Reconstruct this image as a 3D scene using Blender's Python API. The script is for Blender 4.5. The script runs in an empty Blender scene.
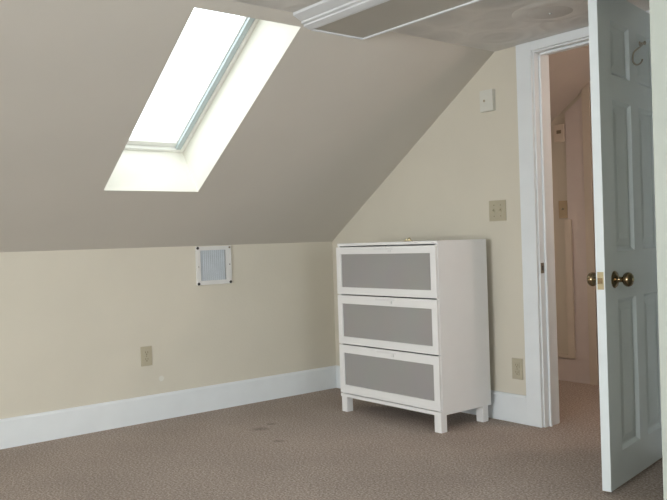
import bpy, bmesh, math
from mathutils import Vector, Matrix
scene = bpy.context.scene
COL = scene.collection
R = math.radians

# ------------------------------------------------------------------ dimensions (metres)
HK, XS, HC = 1.014, 1.472, 2.0225          # knee wall height, run of the slope, ceiling height
HB = .153                                  # baseboard height
SL = math.hypot(XS, HC - HK)
EU = Vector((XS / SL, 0, (HC - HK) / SL))  # up the slope
EN = Vector((-EU.z, 0, EU.x))              # out through the roof
HHK, HHC = HK + .117, 2.15                  # the hall: start of slope, ceiling
YR, XR = -7.8, 5.7                         # rear wall, right wall
HY = 1.21                                  # far wall of the hall
HW = .12                                   # thickness of the gable wall
XJ, XH, ZH = 1.730, 2.442, 1.966           # doorway: left jamb, right jamb, head

def sp(u, y, n=0.0):
    return Vector((0, y, HK)) + EU * u + EN * n

# ------------------------------------------------------------------ materials
def nodes(name):
    m = bpy.data.materials.new(name); m.use_nodes = True
    nt = m.node_tree; b = nt.nodes['Principled BSDF']
    return m, nt, b

def mat(name, col, rough=.5, metal=0, var=.04, scale=12, bump=0, bscale=80, spec=.5, alpha=None):
    m, nt, b = nodes(name)
    N = nt.nodes; L = nt.links
    tc = N.new('ShaderNodeTexCoord')
    nz = N.new('ShaderNodeTexNoise'); nz.inputs['Scale'].default_value = scale; nz.inputs['Detail'].default_value = 4
    L.new(tc.outputs['Object'], nz.inputs['Vector'])
    r = N.new('ShaderNodeValToRGB')
    r.color_ramp.elements[0].position = .3; r.color_ramp.elements[1].position = .7
    r.color_ramp.elements[0].color = tuple(c * (1 - var) for c in col) + (1,)
    r.color_ramp.elements[1].color = tuple(min(1, c * (1 + var)) for c in col) + (1,)
    L.new(nz.outputs['Fac'], r.inputs['Fac']); L.new(r.outputs['Color'], b.inputs['Base Color'])
    b.inputs['Roughness'].default_value = rough; b.inputs['Metallic'].default_value = metal
    b.inputs['Specular IOR Level'].default_value = spec
    if bump:
        n2 = N.new('ShaderNodeTexNoise'); n2.inputs['Scale'].default_value = bscale; n2.inputs['Detail'].default_value = 5
        L.new(tc.outputs['Object'], n2.inputs['Vector'])
        bp = N.new('ShaderNodeBump'); bp.inputs['Strength'].default_value = bump; bp.inputs['Distance'].default_value = .002
        L.new(n2.outputs['Fac'], bp.inputs['Height']); L.new(bp.outputs['Normal'], b.inputs['Normal'])
    return m

M = {}
M['wall'] = mat('cream_wall_paint', (.65, .615, .52), .75, var=.02, scale=3, bump=.25, bscale=60)
M['slope'] = mat('beige_slope_paint', (.58, .553, .497), .8, var=.02, scale=2.2, bump=.25, bscale=40)
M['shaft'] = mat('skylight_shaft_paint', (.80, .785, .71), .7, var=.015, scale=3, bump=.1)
M['trim'] = mat('white_trim_paint', (.76, .80, .82), .45, var=.02, scale=8, bump=.05)
M['door'] = mat('white_door_paint', (.78, .85, .87), .32, var=.02, scale=6, bump=.08, bscale=50)
M['sidewall'] = mat('pale_green_white_paint', (.47, .51, .46), .6, var=.02, scale=4, bump=.15)
M['dresser'] = mat('white_foil', (.80, .80, .79), .38, var=.01, scale=10)
M['plate'] = mat('almond_plastic', (.46, .42, .31), .4, var=.02, scale=30)
M['plate2'] = mat('ivory_plastic', (.66, .66, .60), .4, var=.02, scale=30)
M['dark'] = mat('dark_slot', (.05, .045, .04), .6)
M['slotbrown'] = mat('brown_slot', (.20, .16, .11), .6)
M['screw'] = mat('black_screw_cap', (.03, .03, .03), .4)
M['vent'] = mat('white_metal_grille_frame', (.72, .72, .70), .45, var=.03)
M['louver'] = mat('grey_blue_louver', (.52, .57, .61), .5, var=.05)
M['brass'] = mat('aged_brass', (.25, .19, .115), .2, metal=1, var=.12, scale=60)
M['brass2'] = mat('bright_brass', (.50, .43, .27), .28, metal=1, var=.08, scale=60)
M['steel'] = mat('satin_steel', (.42, .38, .32), .3, metal=1)
M['hatch'] = mat('grey_hatch_board', (.47, .455, .41), .6, var=.02, scale=3, bump=.1)
M['mould'] = mat('white_moulding_paint', (.74, .77, .80), .4, var=.02)
M['sash'] = mat('blue_grey_side_shade', (.50, .58, .60), .4, var=.03)  # shade of the sash's inner sides, given as a colour
M['sashw'] = mat('cream_window_frame', (.88, .88, .84), .4, var=.02)
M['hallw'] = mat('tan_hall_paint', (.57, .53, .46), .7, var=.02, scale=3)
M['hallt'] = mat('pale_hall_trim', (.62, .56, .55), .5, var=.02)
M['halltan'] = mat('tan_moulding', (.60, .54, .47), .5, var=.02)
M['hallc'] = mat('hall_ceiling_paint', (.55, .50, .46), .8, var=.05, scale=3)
M['halldoor'] = mat('brown_hall_door', (.42, .32, .25), .5, var=.05)
M['hallplate'] = mat('pinkish_white_plastic', (.62, .55, .48), .45)
M['pull'] = mat('white_pull', (.74, .74, .73), .3)
M['coverplate'] = mat('grey_cover_plate', (.60, .59, .565), .5)
M['ventback'] = mat('dark_vent_backing', (.10, .11, .12), .8)  # dark sheet behind the louvers
M['tanplate'] = mat('tan_plastic', (.40, .31, .19), .4)
M['filler'] = mat('pale_filler', (.70, .69, .62), .7)

M['backing'] = mat('grey_backing', (.16, .16, .17), .8)

# frosted grey drawer glass with a fine woven texture behind it
m, nt, b = nodes('frosted_drawer_glass'); M['frost'] = m
N, L = nt.nodes, nt.links
tc = N.new('ShaderNodeTexCoord'); ck = N.new('ShaderNodeTexChecker'); ck.inputs['Scale'].default_value = 200
ck.inputs['Color1'].default_value = (.38, .37, .355, 1); ck.inputs['Color2'].default_value = (.31, .305, .295, 1)
L.new(tc.outputs['Object'], ck.inputs['Vector'])
nz = N.new('ShaderNodeTexNoise'); nz.inputs['Scale'].default_value = 5
L.new(tc.outputs['Object'], nz.inputs['Vector'])
mx = N.new('ShaderNodeMix'); mx.data_type = 'RGBA'; mx.blend_type = 'MULTIPLY'; mx.inputs[0].default_value = .12
L.new(ck.outputs['Color'], mx.inputs[6]); L.new(nz.outputs['Color'], mx.inputs[7])
L.new(mx.outputs[2], b.inputs['Base Color']); b.inputs['Roughness'].default_value = .38

# window glass: clear thin pane
m = bpy.data.materials.new('clear_glass'); m.use_nodes = True; M['glass'] = m
nt = m.node_tree; N, L = nt.nodes, nt.links
for n in list(N): N.remove(n)
o = N.new('ShaderNodeOutputMaterial'); mx = N.new('ShaderNodeMixShader')
tr = N.new('ShaderNodeBsdfTransparent'); tr.inputs['Color'].default_value = (.97, .99, .99, 1)
gl = N.new('ShaderNodeBsdfGlossy'); gl.inputs['Roughness'].default_value = .05
mx.inputs[0].default_value = .04
L.new(tr.outputs[0], mx.inputs[1]); L.new(gl.outputs[0], mx.inputs[2]); L.new(mx.outputs[0], o.inputs['Surface'])

# carpet: speckled brown grey loop pile with three small dark stains
m, nt, b = nodes('speckled_carpet'); M['carpet'] = m
N, L = nt.nodes, nt.links
tc = N.new('ShaderNodeTexCoord')
n1 = N.new('ShaderNodeTexNoise'); n1.inputs['Scale'].default_value = 105; n1.inputs['Detail'].default_value = 6; n1.inputs['Roughness'].default_value = .7
n3 = N.new('ShaderNodeTexNoise'); n3.inputs['Scale'].default_value = 2.2; n3.inputs['Detail'].default_value = 3
for n in (n1, n3): L.new(tc.outputs['Object'], n.inputs['Vector'])
r1 = N.new('ShaderNodeValToRGB'); e = r1.color_ramp.elements
e[0].position = .36; e[0].color = (.24, .195, .168, 1)
e[1].position = .64; e[1].color = (.64, .555, .50, 1)
k = e.new(.5); k.color = (.42, .352, .305, 1)
L.new(n1.outputs['Fac'], r1.inputs['Fac'])
r3 = N.new('ShaderNodeValToRGB'); e = r3.color_ramp.elements
e[0].position = .3; e[0].color = (.88, .88, .88, 1); e[1].position = .7; e[1].color = (1, 1, 1, 1)
L.new(n3.outputs['Fac'], r3.inputs['Fac'])
mx = N.new('ShaderNodeMix'); mx.data_type = 'RGBA'; mx.blend_type = 'MULTIPLY'; mx.inputs[0].default_value = 1
L.new(r1.outputs['Color'], mx.inputs[6]); L.new(r3.outputs['Color'], mx.inputs[7])
last = mx.outputs[2]
def stain(cx, cy, ang, a, bb, last, dark=.72):
    mp = N.new('ShaderNodeMapping'); mp.vector_type = 'TEXTURE'
    mp.inputs['Location'].default_value = (cx, cy, 0); mp.inputs['Rotation'].default_value = (0, 0, ang)
    mp.inputs['Scale'].default_value = (a, bb, 1)
    ns = N.new('ShaderNodeTexNoise'); ns.inputs['Scale'].default_value = 40
    ad = N.new('ShaderNodeVectorMath'); ad.operation = 'MULTIPLY_ADD'
    ad.inputs[1].default_value = (.03, .03, 0)
    L.new(tc.outputs['Object'], ns.inputs['Vector']); L.new(ns.outputs['Color'], ad.inputs[0]); L.new(tc.outputs['Object'], ad.inputs[2])
    L.new(ad.outputs[0], mp.inputs['Vector'])
    ln = N.new('ShaderNodeVectorMath'); ln.operation = 'LENGTH'; L.new(mp.outputs[0], ln.inputs[0])
    rr = N.new('ShaderNodeMapRange'); rr.inputs['From Min'].default_value = 1.2; rr.inputs['From Max'].default_value = .5
    L.new(ln.outputs['Value'], rr.inputs['Value'])
    mm = N.new('ShaderNodeMix'); mm.data_type = 'RGBA'; mm.blend_type = 'MULTIPLY'
    L.new(rr.outputs[0], mm.inputs[0]); L.new(last, mm.inputs[6]); mm.inputs[7].default_value = (dark, dark, dark, 1)
    return mm.outputs[2]
for st in ((.655, -1.05, .9, .05, .042), (.60, -.94, .6, .028, .026), (.945, -1.13, .9, .03, .024)): last = stain(*st, last)
L.new(last, b.inputs['Base Color']); b.inputs['Roughness'].default_value = .95; b.inputs['Specular IOR Level'].default_value = .1
bp = N.new('ShaderNodeBump'); bp.inputs['Strength'].default_value = .8; bp.inputs['Distance'].default_value = .006
L.new(n1.outputs['Fac'], bp.inputs['Height']); L.new(bp.outputs['Normal'], b.inputs['Normal'])

# plaster ceiling with overlapping round trowel swirls
m, nt, b = nodes('swirled_plaster'); M['ceil'] = m
N, L = nt.nodes, nt.links
tc = N.new('ShaderNodeTexCoord')
vo = N.new('ShaderNodeTexVoronoi'); vo.inputs['Scale'].default_value = 3.6; vo.inputs['Randomness'].default_value = .8
L.new(tc.outputs['Object'], vo.inputs['Vector'])
mu = N.new('ShaderNodeMath'); mu.operation = 'MULTIPLY'; mu.inputs[1].default_value = 24
L.new(vo.outputs['Distance'], mu.inputs[0])
sn = N.new('ShaderNodeMath'); sn.operation = 'SINE'; L.new(mu.outputs[0], sn.inputs[0])
nz = N.new('ShaderNodeTexNoise'); nz.inputs['Scale'].default_value = 7; nz.inputs['Detail'].default_value = 5
L.new(tc.outputs['Object'], nz.inputs['Vector'])
ml = N.new('ShaderNodeMath'); ml.operation = 'MULTIPLY'; L.new(sn.outputs[0], ml.inputs[0]); L.new(nz.outputs['Fac'], ml.inputs[1])
ad = N.new('ShaderNodeMath'); ad.operation = 'ADD'; L.new(ml.outputs[0], ad.inputs[0]); L.new(vo.outputs['Distance'], ad.inputs[1])
bp = N.new('ShaderNodeBump'); bp.inputs['Strength'].default_value = .45; bp.inputs['Distance'].default_value = .006
L.new(ad.outputs[0], bp.inputs['Height']); L.new(bp.outputs['Normal'], b.inputs['Normal'])
rr = N.new('ShaderNodeValToRGB'); e = rr.color_ramp.elements
e[0].position = .0; e[0].color = (.56, .555, .54, 1); e[1].position = .6; e[1].color = (.72, .71, .685, 1)
L.new(vo.outputs['Distance'], rr.inputs['Fac']); L.new(rr.outputs['Color'], b.inputs['Base Color'])
b.inputs['Roughness'].default_value = .5

# ------------------------------------------------------------------ mesh helpers
class MB:
    def __init__(s): s.bm = bmesh.new()
    def box(s, x0, x1, y0, y1, z0, z1, bev=0):
        g = bmesh.ops.create_cube(s.bm, size=1)['verts']
        for v in g:
            v.co = Vector(((x0 + x1) / 2 + v.co.x * (x1 - x0), (y0 + y1) / 2 + v.co.y * (y1 - y0), (z0 + z1) / 2 + v.co.z * (z1 - z0)))
        if bev:
            es = list({e for v in g for e in v.link_edges})
            bmesh.ops.bevel(s.bm, geom=es, offset=bev, segments=2, affect='EDGES', profile=.6)
        return s
    def quad(s, *ps):
        s.bm.faces.new([s.bm.verts.new(Vector(p)) for p in ps]); return s
    def prism(s, prof, f, t0, t1):
        """closed profile (list of 2-D points) swept from t0 to t1; f(a, b, t) -> point"""
        A = [s.bm.verts.new(f(a, b, t0)) for a, b in prof]; B = [s.bm.verts.new(f(a, b, t1)) for a, b in prof]
        n = len(prof)
        for i in range(n): s.bm.faces.new((A[i], A[(i + 1) % n], B[(i + 1) % n], B[i]))
        s.bm.faces.new(A[::-1]); s.bm.faces.new(B); return s
    def lathe(s, prof, c, ax, seg=32):
        """profile (r, h) turned about axis ax through c"""
        ax = Vector(ax).normalized(); u = ax.orthogonal().normalized(); v = ax.cross(u); c = Vector(c)
        rings = []
        for r, h in prof:
            if r < 1e-6: rings.append([s.bm.verts.new(c + ax * h)])
            else: rings.append([s.bm.verts.new(c + ax * h + (u * math.cos(2 * math.pi * i / seg) + v * math.sin(2 * math.pi * i / seg)) * r) for i in range(seg)])
        for a, b_ in zip(rings, rings[1:]):
            for i in range(seg):
                j = (i + 1) % seg
                if len(a) == 1 and len(b_) == 1: continue
                if len(a) == 1: s.bm.faces.new((a[0], b_[i], b_[j]))
                elif len(b_) == 1: s.bm.faces.new((a[i], b_[0], a[j]))
                else: s.bm.faces.new((a[i], b_[i], b_[j], a[j]))
        return s
    def tube(s, pts, r, seg=10):
        pts = [Vector(p) for p in pts]; rings = []
        for i, p in enumerate(pts):
            d = (pts[min(i + 1, len(pts) - 1)] - pts[max(i - 1, 0)]).normalized()
            u = d.cross(Vector((.3, .2, .93))).normalized(); v = d.cross(u)
            rings.append([s.bm.verts.new(p + (u * math.cos(2 * math.pi * k / seg) + v * math.sin(2 * math.pi * k / seg)) * r) for k in range(seg)])
        for a, b_ in zip(rings, rings[1:]):
            for k in range(seg): s.bm.faces.new((a[k], a[(k + 1) % seg], b_[(k + 1) % seg], b_[k]))
        s.bm.faces.new(rings[0][::-1]); s.bm.faces.new(rings[-1]); return s
    def build(s, name, m, parent=None, smooth=False):
        bmesh.ops.recalc_face_normals(s.bm, faces=s.bm.faces)
        me = bpy.data.meshes.new(name); s.bm.to_mesh(me); s.bm.free()
        if m: me.materials.append(m)
        if smooth:
            for p in me.polygons: p.use_smooth = True
            try: me.set_sharp_from_angle(angle=R(40))
            except Exception: pass
        o = bpy.data.objects.new(name, me); COL.objects.link(o)
        if parent: o.parent = parent
        return o

def struct(o): o['kind'] = 'structure'; return o
def tag(o, label, cat, group=None):
    o['label'] = label; o['category'] = cat
    if group: o['group'] = group
    return o
def empty(name, loc=(0, 0, 0), rz=0, basis=None):
    o = bpy.data.objects.new(name, None); COL.objects.link(o); o.empty_display_size = .1
    if basis is not None: o.matrix_world = basis
    else: o.location = loc; o.rotation_euler = (0, 0, rz)
    return o

# ------------------------------------------------------------------ room shell
T = .12
f = MB(); f.box(-.3, XR + T, YR - T, HY + .2, -.08, 0); struct(f.build('floor', M['carpet']))
w = MB(); w.box(-T, 0, YR, HW, 0, HK); w.box(-T, 0, HW, HY, 0, HHK); struct(w.build('wall_left', M['wall']))

# gable wall with the doorway
w = MB()
w.prism([(0, 0), (XJ - .012, 0), (XJ - .012, HHC), (XS, HHC), (0, HHK)], lambda a, b_, t: Vector((a, t, b_)), 0, HW)
w.box(XJ - .012, XH + .012, 0, HW, ZH + .012, HHC)
w.box(XH + .012, XR, 0, HW, 0, HHC)
struct(w.build('wall_back', M['wall']))

# sloped ceiling, with the skylight opening
U0, U1, V0, V1, SD = .524, 1.717, -1.822, -1.282, .28
w = MB()
ub, ut = 0, SL
for n in (0.0, .14):
    w.quad(sp(ub, YR, n), sp(ut, YR, n), sp(ut, V0, n), sp(ub, V0, n))
    w.quad(sp(ub, V1, n), sp(ut, V1, n), sp(ut, 0, n), sp(ub, 0, n))
    w.quad(sp(ub, V0, n), sp(U0, V0, n), sp(U0, V1, n), sp(ub, V1, n))
    w.quad(sp(U1, V0, n), sp(ut, V0, n), sp(ut, V1, n), sp(U1, V1, n))
struct(w.build('ceiling_slope', M['slope']))
w = MB()
w.prism([(0, 0), (SL + .03, 0), (SL + .03, .12), (0, .12)], lambda a, b_, t: sp(a, t, b_) + Vector((0, 0, .117)), HW, HY)
struct(w.build('ceiling_hall_slope', M['hallc']))
w = MB(); w.box(XS, XR + T, YR - T, 0, HC, HC + .08); struct(w.build('ceiling', M['ceil']))
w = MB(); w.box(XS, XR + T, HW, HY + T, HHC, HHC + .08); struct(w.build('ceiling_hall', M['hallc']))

# skylight shaft (lining boards between ceiling and window)
w = MB()
w.prism([(U0 - .02, 0), (U0, 0), (U0, SD), (U0 - .02, SD)], lambda a, b_, t: sp(a, t, b_ + .0005), V0 - .02, V1 + .02)
w.prism([(U1, 0), (U1 + .02, 0), (U1 + .02, SD), (U1, SD)], lambda a, b_, t: sp(a, t, b_ + .0005), V0 - .02, V1 + .02)
w.prism([(U0, 0), (U1, 0), (U1, SD), (U0, SD)], lambda a, b_, t: sp(a, t, b_ + .0005), V0 - .02, V0)
w.prism([(U0, 0), (U1, 0), (U1, SD), (U0, SD)], lambda a, b_, t: sp(a, t, b_ + .0005), V1, V1 + .02)
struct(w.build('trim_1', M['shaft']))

# skylight window: fixed frame, sash, pane
def ring(mb, u0, u1, v0, v1, wd, n0, n1):
    g = lambda a, b_, t: sp(a, t, b_)
    mb.prism([(u0, n0), (u0 + wd, n0), (u0 + wd, n1), (u0, n1)], g, v0, v1)
    mb.prism([(u1 - wd, n0), (u1, n0), (u1, n1), (u1 - wd, n1)], g, v0, v1)
    mb.prism([(u0 + wd, n0), (u1 - wd, n0), (u1 - wd, n1), (u0 + wd, n1)], g, v0, v0 + wd)
    mb.prism([(u0 + wd, n0), (u1 - wd, n0), (u1 - wd, n1), (u0 + wd, n1)], g, v1 - wd, v1)
    return mb
win = struct(empty('window_1'))
mb = MB(); ring(mb, U0 - .02, U1 + .02, V0 - .02, V1 + .02, .04, SD + .001, SD + .06); ring(mb, U0 - .06, U1 + .06, V0 - .06, V1 + .06, .045, SD + .004, SD + .09)
mb.build('window_frame', M['sashw'], win)
mb = MB(); ring(mb, U0 + .021, U1 - .021, V0 + .021, V1 - .021, .034, SD + .022, SD + .075)
sash = mb.build('sash', M['sashw'], win)
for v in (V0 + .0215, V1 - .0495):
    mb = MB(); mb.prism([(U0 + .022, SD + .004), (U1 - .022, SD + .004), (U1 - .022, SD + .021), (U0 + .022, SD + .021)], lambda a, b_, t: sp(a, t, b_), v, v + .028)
    mb.build('sash_side_shade', M['sash'], sash)  # added strip: shaded side of the white sash put into its blue-grey colour
mb = MB(); g0, g1, h0, h1 = U0 + .05, U1 - .05, V0 + .05, V1 - .05
mb.prism([(g0, SD + .05), (g1, SD + .05), (g1, SD + .056), (g0, SD + .056)], lambda a, b_, t: sp(a, t, b_), h0, h1)
mb.build('pane', M['glass'], sash)
mb = MB(); mb.tube([sp(U0 + .07, V0 + .17, SD + .03), sp(U0 + .07, V0 + .20, SD + .03)], .004)
mb.build('latch', M['steel'], sash)

# rear wall with a daylight window (behind the viewer); right wall window added as side fill
def wall_with_window(axis, name, pos, a0, a1, w0, w1, z0, z1):
    w = MB()
    for (p, q, r, s_) in ((a0, w0, 0, HC), (w1, a1, 0, HC), (w0, w1, 0, z0), (w0, w1, z1, HC)):
        if axis == 'y': w.box(p, q, pos - T, pos, r, s_)
        else: w.box(pos, pos + T, p, q, r, s_)
    return struct(w.build(name, M['wall']))
WX0, WX1, WZ0, WZ1 = 2.7, 5.1, .55, 1.8
wall_with_window('y', 'wall_front', YR, -T, XR + T, WX0, WX1, WZ0, WZ1)
RY0, RY1 = -3.1, -1.3
wall_with_window('x', 'wall_right', XR, YR, HY, RY0, RY1, WZ0, WZ1)
win3 = struct(empty('window_added', (XR, 0, 0)))  # unseen window, added to carry the side fill light
mb = MB()
for y0, y1, z0, z1 in ((RY0, RY1, WZ0, WZ0 + .05), (RY0, RY1, WZ1 - .05, WZ1), (RY0, RY0 + .05, WZ0, WZ1), (RY1 - .05, RY1, WZ0, WZ1), (RY0, RY1, 1.15, 1.19)):
    mb.box(.05, .09, y0, y1, z0, z1)
mb.build('window_frame', M['trim'], win3)
mb = MB(); mb.box(.072, .076, RY0, RY1, WZ0, WZ1); mb.build('pane', M['glass'], win3)
win2 = struct(empty('window_2', (0, YR, 0)))
mb = MB()
for x0, x1, z0, z1 in ((WX0, WX1, WZ0, WZ0 + .05), (WX0, WX1, WZ1 - .05, WZ1), (WX0, WX0 + .05, WZ0, WZ1), (WX1 - .05, WX1, WZ0, WZ1), (3.875, 3.925, WZ0, WZ1), (WX0, WX1, 1.15, 1.19)):
    mb.box(x0, x1, -.09, -.05, z0, z1)
mb.build('window_frame', M['trim'], win2)
mb = MB(); mb.box(WX0, WX1, -.076, -.072, WZ0, WZ1); mb.build('pane', M['glass'], win2)

# closet block at the right: its pale end wall closes the view
CX, CY = 2.922, -1.0
w = MB(); w.box(CX, XR, CY, 0, 0, HC); struct(w.build('wall_closet', M['sidewall']))

# hall shell
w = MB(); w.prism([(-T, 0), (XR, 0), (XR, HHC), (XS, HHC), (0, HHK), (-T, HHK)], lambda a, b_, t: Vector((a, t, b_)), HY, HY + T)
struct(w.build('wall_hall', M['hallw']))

# baseboards
def base_prof(y, z=HB): return [(0, 0), (.016, 0), (.016, z - .012), (.010, z), (0, z)]
w = MB(); w.prism(base_prof(0), lambda a, b_, t: Vector((a, t, b_)), YR, 0); struct(w.build('baseboard_left', M['trim']))
w = MB(); w.prism(base_prof(0), lambda a, b_, t: Vector((t, -a, b_)), .016, 1.627); struct(w.build('baseboard_back', M['trim']))

# door casing, jambs and stops
XC = 1.627
w = MB()
w.box(XC, XJ - .008, -.018, 0, 0, HC - .001, .002)
w.box(XJ - .008, XH + .008, -.018, 0, ZH + .008, HC - .001, .002)
w.box(XH + .008, XH + .115, -.018, 0, 0, HC - .001, .002)
struct(w.build('trim_2', M['trim']))
w = MB()
w.box(XJ - .012, XJ, 0.0, HW + .001, 0, ZH + .012, .001); w.box(XH, XH + .012, 0, HW + .001, 0, ZH + .012)
w.box(XJ, XH, 0, HW + .001, ZH, ZH + .012)
w.box(XJ, XJ + .012, .037, .05, 0, ZH, .0015); w.box(XH - .012, XH, .037, .05, 0, ZH); w.box(XJ, XH, .037, .05, ZH - .012, ZH, .0015)
jamb = struct(w.build('trim_3', M['trim']))
w = MB(); w.box(XJ - .0005, XJ + .0015, .004, .03, .81, .865, .0004); sp_ = w.build('strike_plate', M['slotbrown'], jamb)
w = MB(); w.box(XJ + .0012, XJ + .0022, .011, .024, .825, .85); w.build('strike_hole', M['dark'], sp_)
# hall side casing
w = MB(); w.box(XC, XJ - .006, HW, HW + .018, 0, HC - .01, .002); w.box(XH + .006, XH + .11, HW, HW + .018, 0, HC - .01, .002)
struct(w.build('trim_4', M['trim']))

# ------------------------------------------------------------------ six panel door
DW, DT, DH, ANG = .74, .035, 1.955, -.18
# local frame: origin at hinge base, +x toward the leading edge, +y the face seen
hinge = Vector((2.558 + DW * math.sin(ANG), -.722 + DW * math.cos(ANG), .012))
dirx = Vector((-math.sin(ANG), -math.cos(ANG), 0)); diry = Vector((math.cos(ANG), -math.sin(ANG), 0))
bas = Matrix.Translation(hinge) @ Matrix((( dirx.x, diry.x, 0, 0), (dirx.y, diry.y, 0, 0), (0, 0, 1, 0), (0, 0, 0, 1)))
door = struct(empty('door_1', basis=bas))
def door_face(mb, y, s):
    xs = [0, DW - .615, DW - .415, DW - .325, DW - .125, DW]
    zs = [0, .135, .735, .925, 1.525, 1.625, 1.84, DH]
    for i in range(5):
        for j in range(7):
            x0, x1, z0, z1 = xs[i], xs[i + 1], zs[j], zs[j + 1]
            if i in (1, 3) and j in (1, 3, 5):
                lv = [(0, 0), (.002, -.002), (.013, -.0125), (.018, -.0135), (.022, -.0135), (.05, -.008)]
                rects = [[(x0 + a, y + s * d, z0 + a), (x1 - a, y + s * d, z0 + a), (x1 - a, y + s * d, z1 - a), (x0 + a, y + s * d, z1 - a)] for a, d in lv]
                for A, B in zip(rects, rects[1:]):
                    for k in range(4): mb.quad(A[k], A[(k + 1) % 4], B[(k + 1) % 4], B[k])
                mb.quad(*rects[-1])
            else: mb.quad((x0, y, z0), (x1, y, z0), (x1, y, z1), (x0, y, z1))
mb = MB(); door_face(mb, 0, 1); door_face(mb, -DT, -1)
mb.quad((0, 0, 0), (0, -DT, 0), (0, -DT, DH), (0, 0, DH)); mb.quad((DW, 0, 0), (DW, -DT, 0), (DW, -DT, DH), (DW, 0, DH))
mb.quad((0, 0, 0), (DW, 0, 0), (DW, -DT, 0), (0, -DT, 0)); mb.quad((0, 0, DH), (DW, 0, DH), (DW, -DT, DH), (0, -DT, DH))
bmesh.ops.remove_doubles(mb.bm, verts=mb.bm.verts, dist=1e-5)
mb.build('door_leaf', M['door'], door)
KZ, KX = .815, DW - .095
knobprof = [(0, 0), (.034, 0), (.034, .003), (.029, .008), (.016, .012), (.0115, .018), (.0105, .030), (.014, .036), (.023, .040), (.0275, .048), (.0285, .056), (.026, .064), (.019, .070), (.009, .0725), (0, .073)]
mb = MB(); mb.lathe(knobprof, (KX, 0, KZ), (0, 1, 0)); kn = mb.build('door_knob', M['brass'], door, True)
mb = MB(); mb.lathe([(0, .0725), (.006, .0725), (.006, .0745), (0, .0748)], (KX, 0, KZ), (0, 1, 0), 16); mb.build('lock_button', M['brass2'], kn, True)
mb = MB(); mb.lathe(knobprof, (KX, -DT, KZ), (0, -1, 0)); mb.build('door_knob', M['brass'], door, True)
mb = MB(); mb.box(DW, DW + .0012, -DT / 2 - .0125, -DT / 2 + .0125, KZ - .034, KZ + .034, .0004); lp = mb.build('latch_plate', M['brass2'], door)
mb = MB(); mb.prism([(0, -.008), (.011, -.008), (.004, .008), (0, .008)], lambda a, b_, t: Vector((DW + .001 + a, -DT / 2 + b_, t)), KZ - .011, KZ + .011); mb.build('latch_bolt', M['brass'], lp)
for z in (.2, 1.0, 1.75):
    mb = MB(); mb.lathe([(0, 0), (.006, 0), (.006, .09), (0, .09)], (-.004, .004, z - .045), (0, 0, 1), 14); mb.build('hinge', M['brass'], door, True)
# hook latch screwed to the door face, near the top
HKX, HKZ = .29, 1.800
mb = MB(); mb.lathe([(0, 0), (.010, 0), (.010, .003), (.005, .005), (.004, .016), (.008, .020), (.0085, .025), (0, .029)], (HKX, 0, HKZ), (0, 1, 0), 20)
eye = mb.build('hook_latch', M['steel'], door, True)
pts = []
P0 = [(0, .02, 0), (.05, .021, -.024), (.10, .022, -.045), (.13, .022, -.058), (.142, .022, -.072), (.15, .022, -.095), (.143, .023, -.108), (.11, .024, -.112), (.07, .024, -.1), (.045, .024, -.085), (.04, .024, -.077)]
for i in range(len(P0) - 1):
    a, b_ = Vector(P0[i]), Vector(P0[i + 1])
    for t in range(3): pts.append(a.lerp(b_, t / 3))
pts.append(Vector(P0[-1]))
for _ in range(2): pts = [pts[0]] + [(pts[i - 1] + pts[i] * 2 + pts[i + 1]) / 4 for i in range(1, len(pts) - 1)] + [pts[-1]]
pts = [Vector((HKX, 0, HKZ)) + p for p in pts]
mb = MB(); mb.tube(pts, .0036); mb.build('hook', M['steel'], eye, True)

# ------------------------------------------------------------------ chest of drawers
DX, DY = .614, -.457
dr = tag(empty('chest_of_drawers', (DX, DY, 0)), 'white three-drawer chest with frosted grey drawer fronts against the gable wall', 'chest of drawers')
W_, D_, H_ = .815, .388, 1.0
mb = MB(); mb.box(0, W_, 0, D_, .984, H_, .0015); mb.build('top', M['dresser'], dr)
mb = MB(); mb.box(W_ - .018, W_, .004, D_, .090, .984, .001); mb.build('side_panel', M['dresser'], dr)
mb = MB(); mb.box(0, .018, .004, D_, .090, .984, .001); mb.build('side_panel', M['dresser'], dr)
mb = MB(); mb.box(.018, W_ - .018, D_ - .008, D_ - .003, .090, .984); mb.build('back_panel', M['dresser'], dr)
mb = MB(); mb.box(.018, W_ - .018, .004, D_ - .008, .090, .110); mb.build('bottom_panel', M['dresser'], dr)
mb = MB(); mb.box(0, W_, -.010, .004, .090, .109, .001); mb.build('front_rail', M['dresser'], dr)
for (lx, ly) in ((.004, -.006), (W_ - .052, -.006), (.004, D_ - .058), (W_ - .058, D_ - .058)):
    mb = MB(); mb.box(lx, lx + .048, ly, ly + .044, 0, .090, .0015); mb.build('leg', M['dresser'], dr)
for (z0, z1, g0, g1) in ((.701, .977, .742, .936), (.407, .694, .450, .645), (.115, .400, .163, .353)):
    mb = MB()
    mb.box(.002, .042, -.012, .003, z0, z1, .0012); mb.box(W_ - .042, W_ - .002, -.012, .003, z0, z1, .0012)
    mb.box(.0415, W_ - .0415, -.012, .003, z0, g0, .0012); mb.box(.0415, W_ - .0415, -.012, .003, g1, z1, .0012)
    d = mb.build('drawer', M['dresser'], dr)
    mb = MB(); mb.box(.04, W_ - .04, -.005, -.001, g0 - .002, g1 + .002); p = mb.build('drawer_window', M['frost'], d); p['label'] = 'grey frosted drawer pane'
    mb = MB(); mb.box(.025, W_ - .025, .003, D_ - .02, z0 + .01, z1 - .03); mb.build('drawer_box', M['backing'], d)
    mb = MB(); mb.box(W_ / 2 - .07, W_ / 2 + .085, -.0135, -.012, z1 - .020, z1 - .008, .0005); mb.box(W_ / 2 + .052, W_ / 2 + .068, -.018, -.012, z1 - .034, z1 - .020, .001)
    mb.build('drawer_pull', M['pull'], d)

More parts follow.
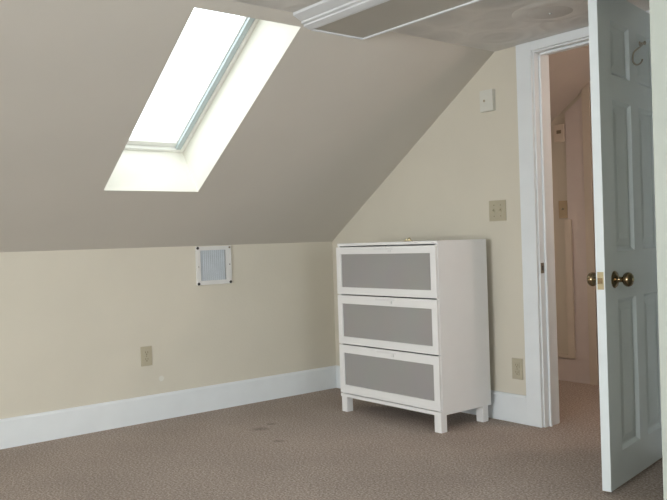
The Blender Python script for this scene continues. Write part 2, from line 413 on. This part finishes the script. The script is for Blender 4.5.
# small brass fitting left on top of the chest
fit = tag(empty('cabinet_catch', (1.118, -.36, 1.0005), R(12)), 'tiny brass catch lying on top of the white chest of drawers', 'catch')
mb = MB(); mb.box(-.024, .024, -.009, .009, 0, .006, .0006); mb.build('plate', M['brass2'], fit)
mb = MB(); mb.lathe([(0, .002), (.008, .002), (.009, .015), (.006, .020), (0, .021)], (.008, 0, 0), (0, 0, 1), 18); mb.build('roller', M['brass2'], fit, True)
mb = MB(); mb.lathe([(0, .002), (.006, .002), (.006, .014), (0, .016)], (-.012, 0, 0), (0, 0, 1), 18); mb.build('roller', M['brass2'], fit, True)

# ------------------------------------------------------------------ wall vent on the knee wall
vt = tag(empty('wall_vent', (0, -.950, .8915)), 'square white louvred vent with dark corner screws, below the sloped ceiling', 'vent')
hw, hh = .123, .118
mb = MB()
mb.box(0, .014, -hw, -hw + .028, -hh, hh, .0015); mb.box(0, .014, hw - .040, hw, -hh, hh, .0015)
mb.box(0, .014, -hw + .027, hw - .039, hh - .024, hh, .0015); mb.box(0, .014, -hw + .027, hw - .039, -hh, -hh + .026, .0015)
mb.build('frame', M['vent'], vt)
mb = MB(); mb.box(.0005, .002, -hw + .028, hw - .032, -hh + .026, hh - .024); mb.build('backing', M['ventback'], vt)
nl = 12; a0, a1 = -hw + .030, hw - .044
for i in range(nl):
    yc = a0 + (i + .5) * (a1 - a0) / nl
    mb = MB(); mb.prism([(.002, yc - .004), (.003, yc - .0055), (.0095, yc + .003), (.0085, yc + .0045)], lambda a, b_, t: Vector((a, b_, t)), -hh + .026, hh - .024)
    mb.build('louver', M['louver'], vt)
for y, z, r, mm in ((-hw + .010, hh - .010, .0095, 'screw'), (hw - .012, hh - .010, .0065, 'slotbrown'), (-hw + .010, -hh + .008, .0095, 'screw'), (hw - .010, -hh + .010, .0095, 'screw'), (-hw + .012, -.006, .003, 'slotbrown'), (hw - .014, .002, .0035, 'screw')):
    mb = MB(); mb.lathe([(0, .013), (r, .013), (r * .9, .0165), (0, .0175)], (0, y, z), (1, 0, 0), 16); s = mb.build('screw', M[mm], vt, True)

# ------------------------------------------------------------------ wall plates
def frame_mat(loc, n):
    """local x across the plate, y out of the wall, z up"""
    n = Vector(n); x = n.cross(Vector((0, 0, 1)))
    return Matrix.Translation(Vector(loc)) @ Matrix(((x.x, n.x, 0, 0), (x.y, n.y, 0, 0), (0, 0, 1, 0), (0, 0, 0, 1)))
def outlet(loc, n, label):
    t = tag(empty('wall_outlet', basis=frame_mat(loc, n)), label, 'outlet')
    mb = MB(); mb.box(-.035, .035, 0, .005, -.057, .057, .002); mb.build('plate', M['plate'], t)
    for z in (.0195, -.0195):
        mb = MB(); mb.box(-.017, .017, .0045, .0075, z - .0145, z + .0145, .001); s = mb.build('socket', M['plate'], t)
        mb = MB(); mb.box(-.0085, -.0055, .0072, .0079, z - .002, z + .008); mb.box(.0055, .0085, .0072, .0079, z - .002, z + .008); mb.box(-.003, .003, .0072, .0079, z - .011, z - .005)
        mb.build('slot', M['slotbrown'], s)
    mb = MB(); mb.lathe([(0, .0045), (.003, .0045), (.0025, .006), (0, .0065)], (0, 0, 0), (0, 1, 0), 12); mb.build('screw', M['slotbrown'], t)
    return t
outlet((0, -1.418, .383), (1, 0, 0), 'almond wall outlet low on the knee wall left of the vent')
outlet((1.563, 0, .292), (0, -1, 0), 'almond wall outlet between the chest of drawers and the door casing')
t = tag(empty('light_switch', basis=frame_mat((1.461, 0, 1.153), (0, -1, 0))), 'almond double-gang switch plate on the gable wall above the chest', 'light switch')
mb = MB(); mb.box(-.058, .058, 0, .005, -.057, .057, .002); mb.build('plate', M['plate'], t)
for x in (-.023, .023):
    mb = MB(); mb.box(x - .007, x + .007, .0045, .0065, -.014, .014, .0008); mb.build('toggle_surround', M['plate'], t)
    mb = MB(); mb.prism([(.005, -.004), (.018, .004), (.018, .009), (.005, .006)], lambda a, b_, q: Vector((q, a, b_)), x - .004, x + .004); mb.build('toggle', M['plate'], t)
    for z in (.03, -.03):
        mb = MB(); mb.lathe([(0, .0045), (.003, .0045), (.0025, .006), (0, .0065)], (x, 0, z), (0, 1, 0), 12); mb.build('screw', M['slotbrown'], t)
t = tag(empty('wall_control_box', basis=frame_mat((1.424, 0, 1.761), (0, -1, 0))), 'small white plastic box with round button, high on the gable wall beside the casing', 'wall box')
mb = MB(); mb.box(-.045, .045, 0, .028, -.059, .059, .004); c = mb.build('cover', M['plate2'], t)
mb = MB(); mb.lathe([(.0, .027), (.0075, .027), (.0075, .0295), (.0, .0295)], (-.012 * -1, 0, 0), (0, 1, 0), 20); mb.build('button', M['plate'], c)
mb = MB(); mb.lathe([(.0, .0294), (.003, .0294), (.003, .031), (.0, .031)], (.012, 0, 0), (0, 1, 0), 12); mb.build('indicator', M['slotbrown'], c)

# little patch of white filler on the knee wall
mb = MB(); mb.lathe([(0, .0014), (.010, .0013), (.016, .0009), (.019, -.002), (0, -.002)], (0, -1.327, .240), (1, 0, 0), 18)
tag(mb.build('filler_patch', M['filler'], None, True), 'round white filler patch on the knee wall below the outlet', 'wall patch')

# ------------------------------------------------------------------ moulded attic hatch under the ceiling
BZ, BY0, BY1, BX1 = 1.980, -1.218, -.905, 2.75
xb = lambda z: (z - HK) * XS / (HC - HK)
ht = tag(empty('attic_hatch', (2.1, -1.06, BZ)), 'grey attic hatch board edged with white crown moulding under the ceiling', 'attic hatch')
def hp(x, y, z): return Vector((x - 2.1, y + 1.06, z - BZ))
mb = MB()
mb.box(xb(BZ) + .002 - 2.1, BX1 - 2.1, BY0 + 1.06, BY1 - .009 + 1.06, .004, .018)
mb.build('panel', M['hatch'], ht)
# crown moulding, near long side: profile (distance towards the viewer's side, height), cut along the slope
prof = [(.000, .000), (.012, .000), (.052, .007), (.056, .012), (.074, .015), (.079, .021), (.086, .022), (.138, .034), (.146, .041), (.146, HC - BZ - .0003), (.0, HC - BZ - .0003)]
mb = MB()
A = [mb.bm.verts.new(hp(xb(BZ + b_) + .001, BY0 - a, BZ + b_)) for a, b_ in prof]
B = [mb.bm.verts.new(hp(BX1, BY0 - a, BZ + b_)) for a, b_ in prof]
n = len(prof)
for i in range(n): mb.bm.faces.new((A[i], A[(i + 1) % n], B[(i + 1) % n], B[i]))
mb.bm.faces.new(A); mb.bm.faces.new(B)
mb.build('crown_moulding', M['mould'], ht)
mb = MB()
def hb_(x0, x1, y0, y1, z0, z1): mb.box(x0 - 2.1, x1 - 2.1, y0 + 1.06, y1 + 1.06, z0 - BZ, z1 - BZ)
hb_(xb(BZ), BX1, BY1 - .010, BY1, BZ - .003, HC - .0005)
hb_(xb(BZ) + .0, xb(BZ) + .012, BY0, BY1, BZ - .002, BZ + .010)
mb.build('edge_trim', M['mould'], ht)

# round cover plate on the ceiling
cp = tag(empty('ceiling_cover_plate', (2.107, -.383, HC)), 'round grey blank cover plate on the swirled ceiling near the door', 'cover plate')
mb = MB(); mb.lathe([(0, 0), (.100, 0), (.100, -.003), (.094, -.005), (0, -.006)], (0, 0, 0), (0, 0, 1), 48); mb.build('plate', M['coverplate'], cp, True)
mb = MB(); mb.lathe([(.100, 0), (.17, 0), (.165, -.002), (.103, -.0035), (.1, -.003)], (0, 0, 0), (0, 0, 1), 48); mb.build('plaster_ring', M['ceil'], cp, True)
mb = MB(); mb.lathe([(0, -.006), (.006, -.006), (.005, -.010), (0, -.011)], (0, 0, 0), (0, 0, 1), 16); mb.build('screw', M['trim'], cp, True)

# ------------------------------------------------------------------ hall seen through the doorway
# pale boarding on the far hall wall: tall base band and a broad upright board up to the slope
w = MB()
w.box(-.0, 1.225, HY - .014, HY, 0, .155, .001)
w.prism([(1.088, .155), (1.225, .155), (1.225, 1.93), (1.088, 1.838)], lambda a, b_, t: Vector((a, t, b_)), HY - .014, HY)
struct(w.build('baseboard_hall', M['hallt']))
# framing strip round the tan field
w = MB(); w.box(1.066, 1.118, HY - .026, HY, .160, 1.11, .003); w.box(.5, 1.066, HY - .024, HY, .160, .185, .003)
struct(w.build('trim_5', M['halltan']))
# closed hall door at the right with its casing
w = MB(); w.box(1.226, 1.285, HY - .022, HY, 0, 1.98, .002); w.box(1.226, 2.15, HY - .022, HY, 1.98, 2.04, .002); w.box(2.09, 2.15, HY - .022, HY, 0, 1.98, .002)
struct(w.build('trim_6', M['halltan']))
d2 = struct(empty('door_2', (1.287, HY, 0)))
mb = MB(); mb.box(0, .80, -.012, 0, .005, 1.978, .001); mb.build('door_leaf', M['halldoor'], d2)
mb = MB(); mb.lathe([(0, 0), (.03, 0), (.028, .006), (.011, .012), (.011, .03), (.026, .042), (.026, .056), (.012, .064), (0, .065)], (.73, -.012, .95), (0, -1, 0), 24); mb.build('door_knob', M['brass'], d2, True)
t = tag(empty('thermostat', basis=frame_mat((1.044, HY, 1.705), (0, -1, 0))), 'small pale thermostat high on the tan hall wall seen through the doorway', 'thermostat')
mb = MB(); mb.box(-.042, .042, 0, .026, -.058, .058, .005); c = mb.build('cover', M['hallplate'], t)
mb = MB(); mb.box(-.018, .018, .0255, .0275, -.004, .02, .0006); mb.build('dial_window', M['slotbrown'], c)
t = tag(empty('light_switch', basis=frame_mat((1.046, HY, 1.182), (0, -1, 0))), 'tan switch plate on the hall wall below the thermostat, seen through the doorway', 'light switch')
mb = MB(); mb.box(-.036, .036, 0, .006, -.06, .06, .002); mb.build('plate', M['tanplate'], t)
mb = MB(); mb.prism([(.006, -.004), (.02, .004), (.02, .009), (.006, .006)], lambda a, b_, q: Vector((q, a, b_)), -.004, .004); mb.build('toggle', M['plate'], t)

# ------------------------------------------------------------------ light
wd = bpy.data.worlds.new('overcast_sky'); scene.world = wd; wd.use_nodes = True
bg = wd.node_tree.nodes['Background']; bg.inputs['Color'].default_value = (.93, .97, 1.0, 1); bg.inputs['Strength'].default_value = 3.4

def area(name, loc, rot, sx, sy, power, col):
    l = bpy.data.lights.new(name, 'AREA'); l.shape = 'RECTANGLE'; l.size = sx; l.size_y = sy; l.energy = power; l.color = col
    o = bpy.data.objects.new(name, l); COL.objects.link(o); o.location = loc; o.rotation_euler = rot; return o
area('unseen_window_light', ((WX0 + WX1) / 2, YR + .02, (WZ0 + WZ1) / 2), (R(90), 0, 0), WX1 - WX0 - .1, WZ1 - WZ0 - .1, 178, (.94, .97, 1.0))
area('unseen_window_light', (XR - .02, (RY0 + RY1) / 2, (WZ0 + WZ1) / 2), (R(90), 0, R(90)), RY1 - RY0 - .1, WZ1 - WZ0 - .1, 34, (.94, .97, 1.0))  # side fill added at the unseen right window
hl = bpy.data.lights.new('hall_lamp', 'POINT'); hl.energy = 17; hl.color = (1.0, .79, .67); hl.shadow_soft_size = .06
o = bpy.data.objects.new('hall_lamp', hl); COL.objects.link(o); o.location = (2.9, .66, 1.8)
h2 = bpy.data.lights.new('hall_side_fill', 'POINT'); h2.energy = 4.6; h2.color = (1.0, .86, .76); h2.shadow_soft_size = .12
o = bpy.data.objects.new('hall_side_fill', h2); COL.objects.link(o); o.location = (.25, .42, .95)  # unseen fill light, added to lift the far hall wall
pl = area('skylight_portal', sp((U0 + U1) / 2, (V0 + V1) / 2, SD + .1), (0, 0, 0), U1 - U0, V1 - V0, 1, (1, 1, 1))
pl.matrix_world = Matrix.Translation(sp((U0 + U1) / 2, (V0 + V1) / 2, SD + .12)) @ Matrix(((EU.x, 0, EN.x, 0), (0, 1, 0, 0), (EU.z, 0, EN.z, 0), (0, 0, 0, 1)))
pl.data.cycles.is_portal = True

# ------------------------------------------------------------------ camera
cam = bpy.data.cameras.new('camera'); co = bpy.data.objects.new('camera', cam); COL.objects.link(co); scene.camera = co
F_, CXY, yw, pt, rl = 786.07, (4.2524, -3.4276, 1.0111), .891, -.0103, -.0331
Fv = Vector((-math.sin(yw) * math.cos(pt), math.cos(yw) * math.cos(pt), math.sin(pt))); Rv = Vector((math.cos(yw), math.sin(yw), 0)); Uv = Rv.cross(Fv)
R2 = Rv * math.cos(rl) + Uv * math.sin(rl); U2 = -Rv * math.sin(rl) + Uv * math.cos(rl)
co.matrix_world = Matrix(((R2.x, U2.x, -Fv.x, CXY[0]), (R2.y, U2.y, -Fv.y, CXY[1]), (R2.z, U2.z, -Fv.z, CXY[2]), (0, 0, 0, 1)))
cam.sensor_width = 36; cam.lens = F_ * 36 / 667; cam.clip_start = .05

vs = scene.view_settings
vs.view_transform = 'Standard'; vs.look = 'None'; vs.gamma = 1; vs.use_curve_mapping = False; vs.exposure = .1
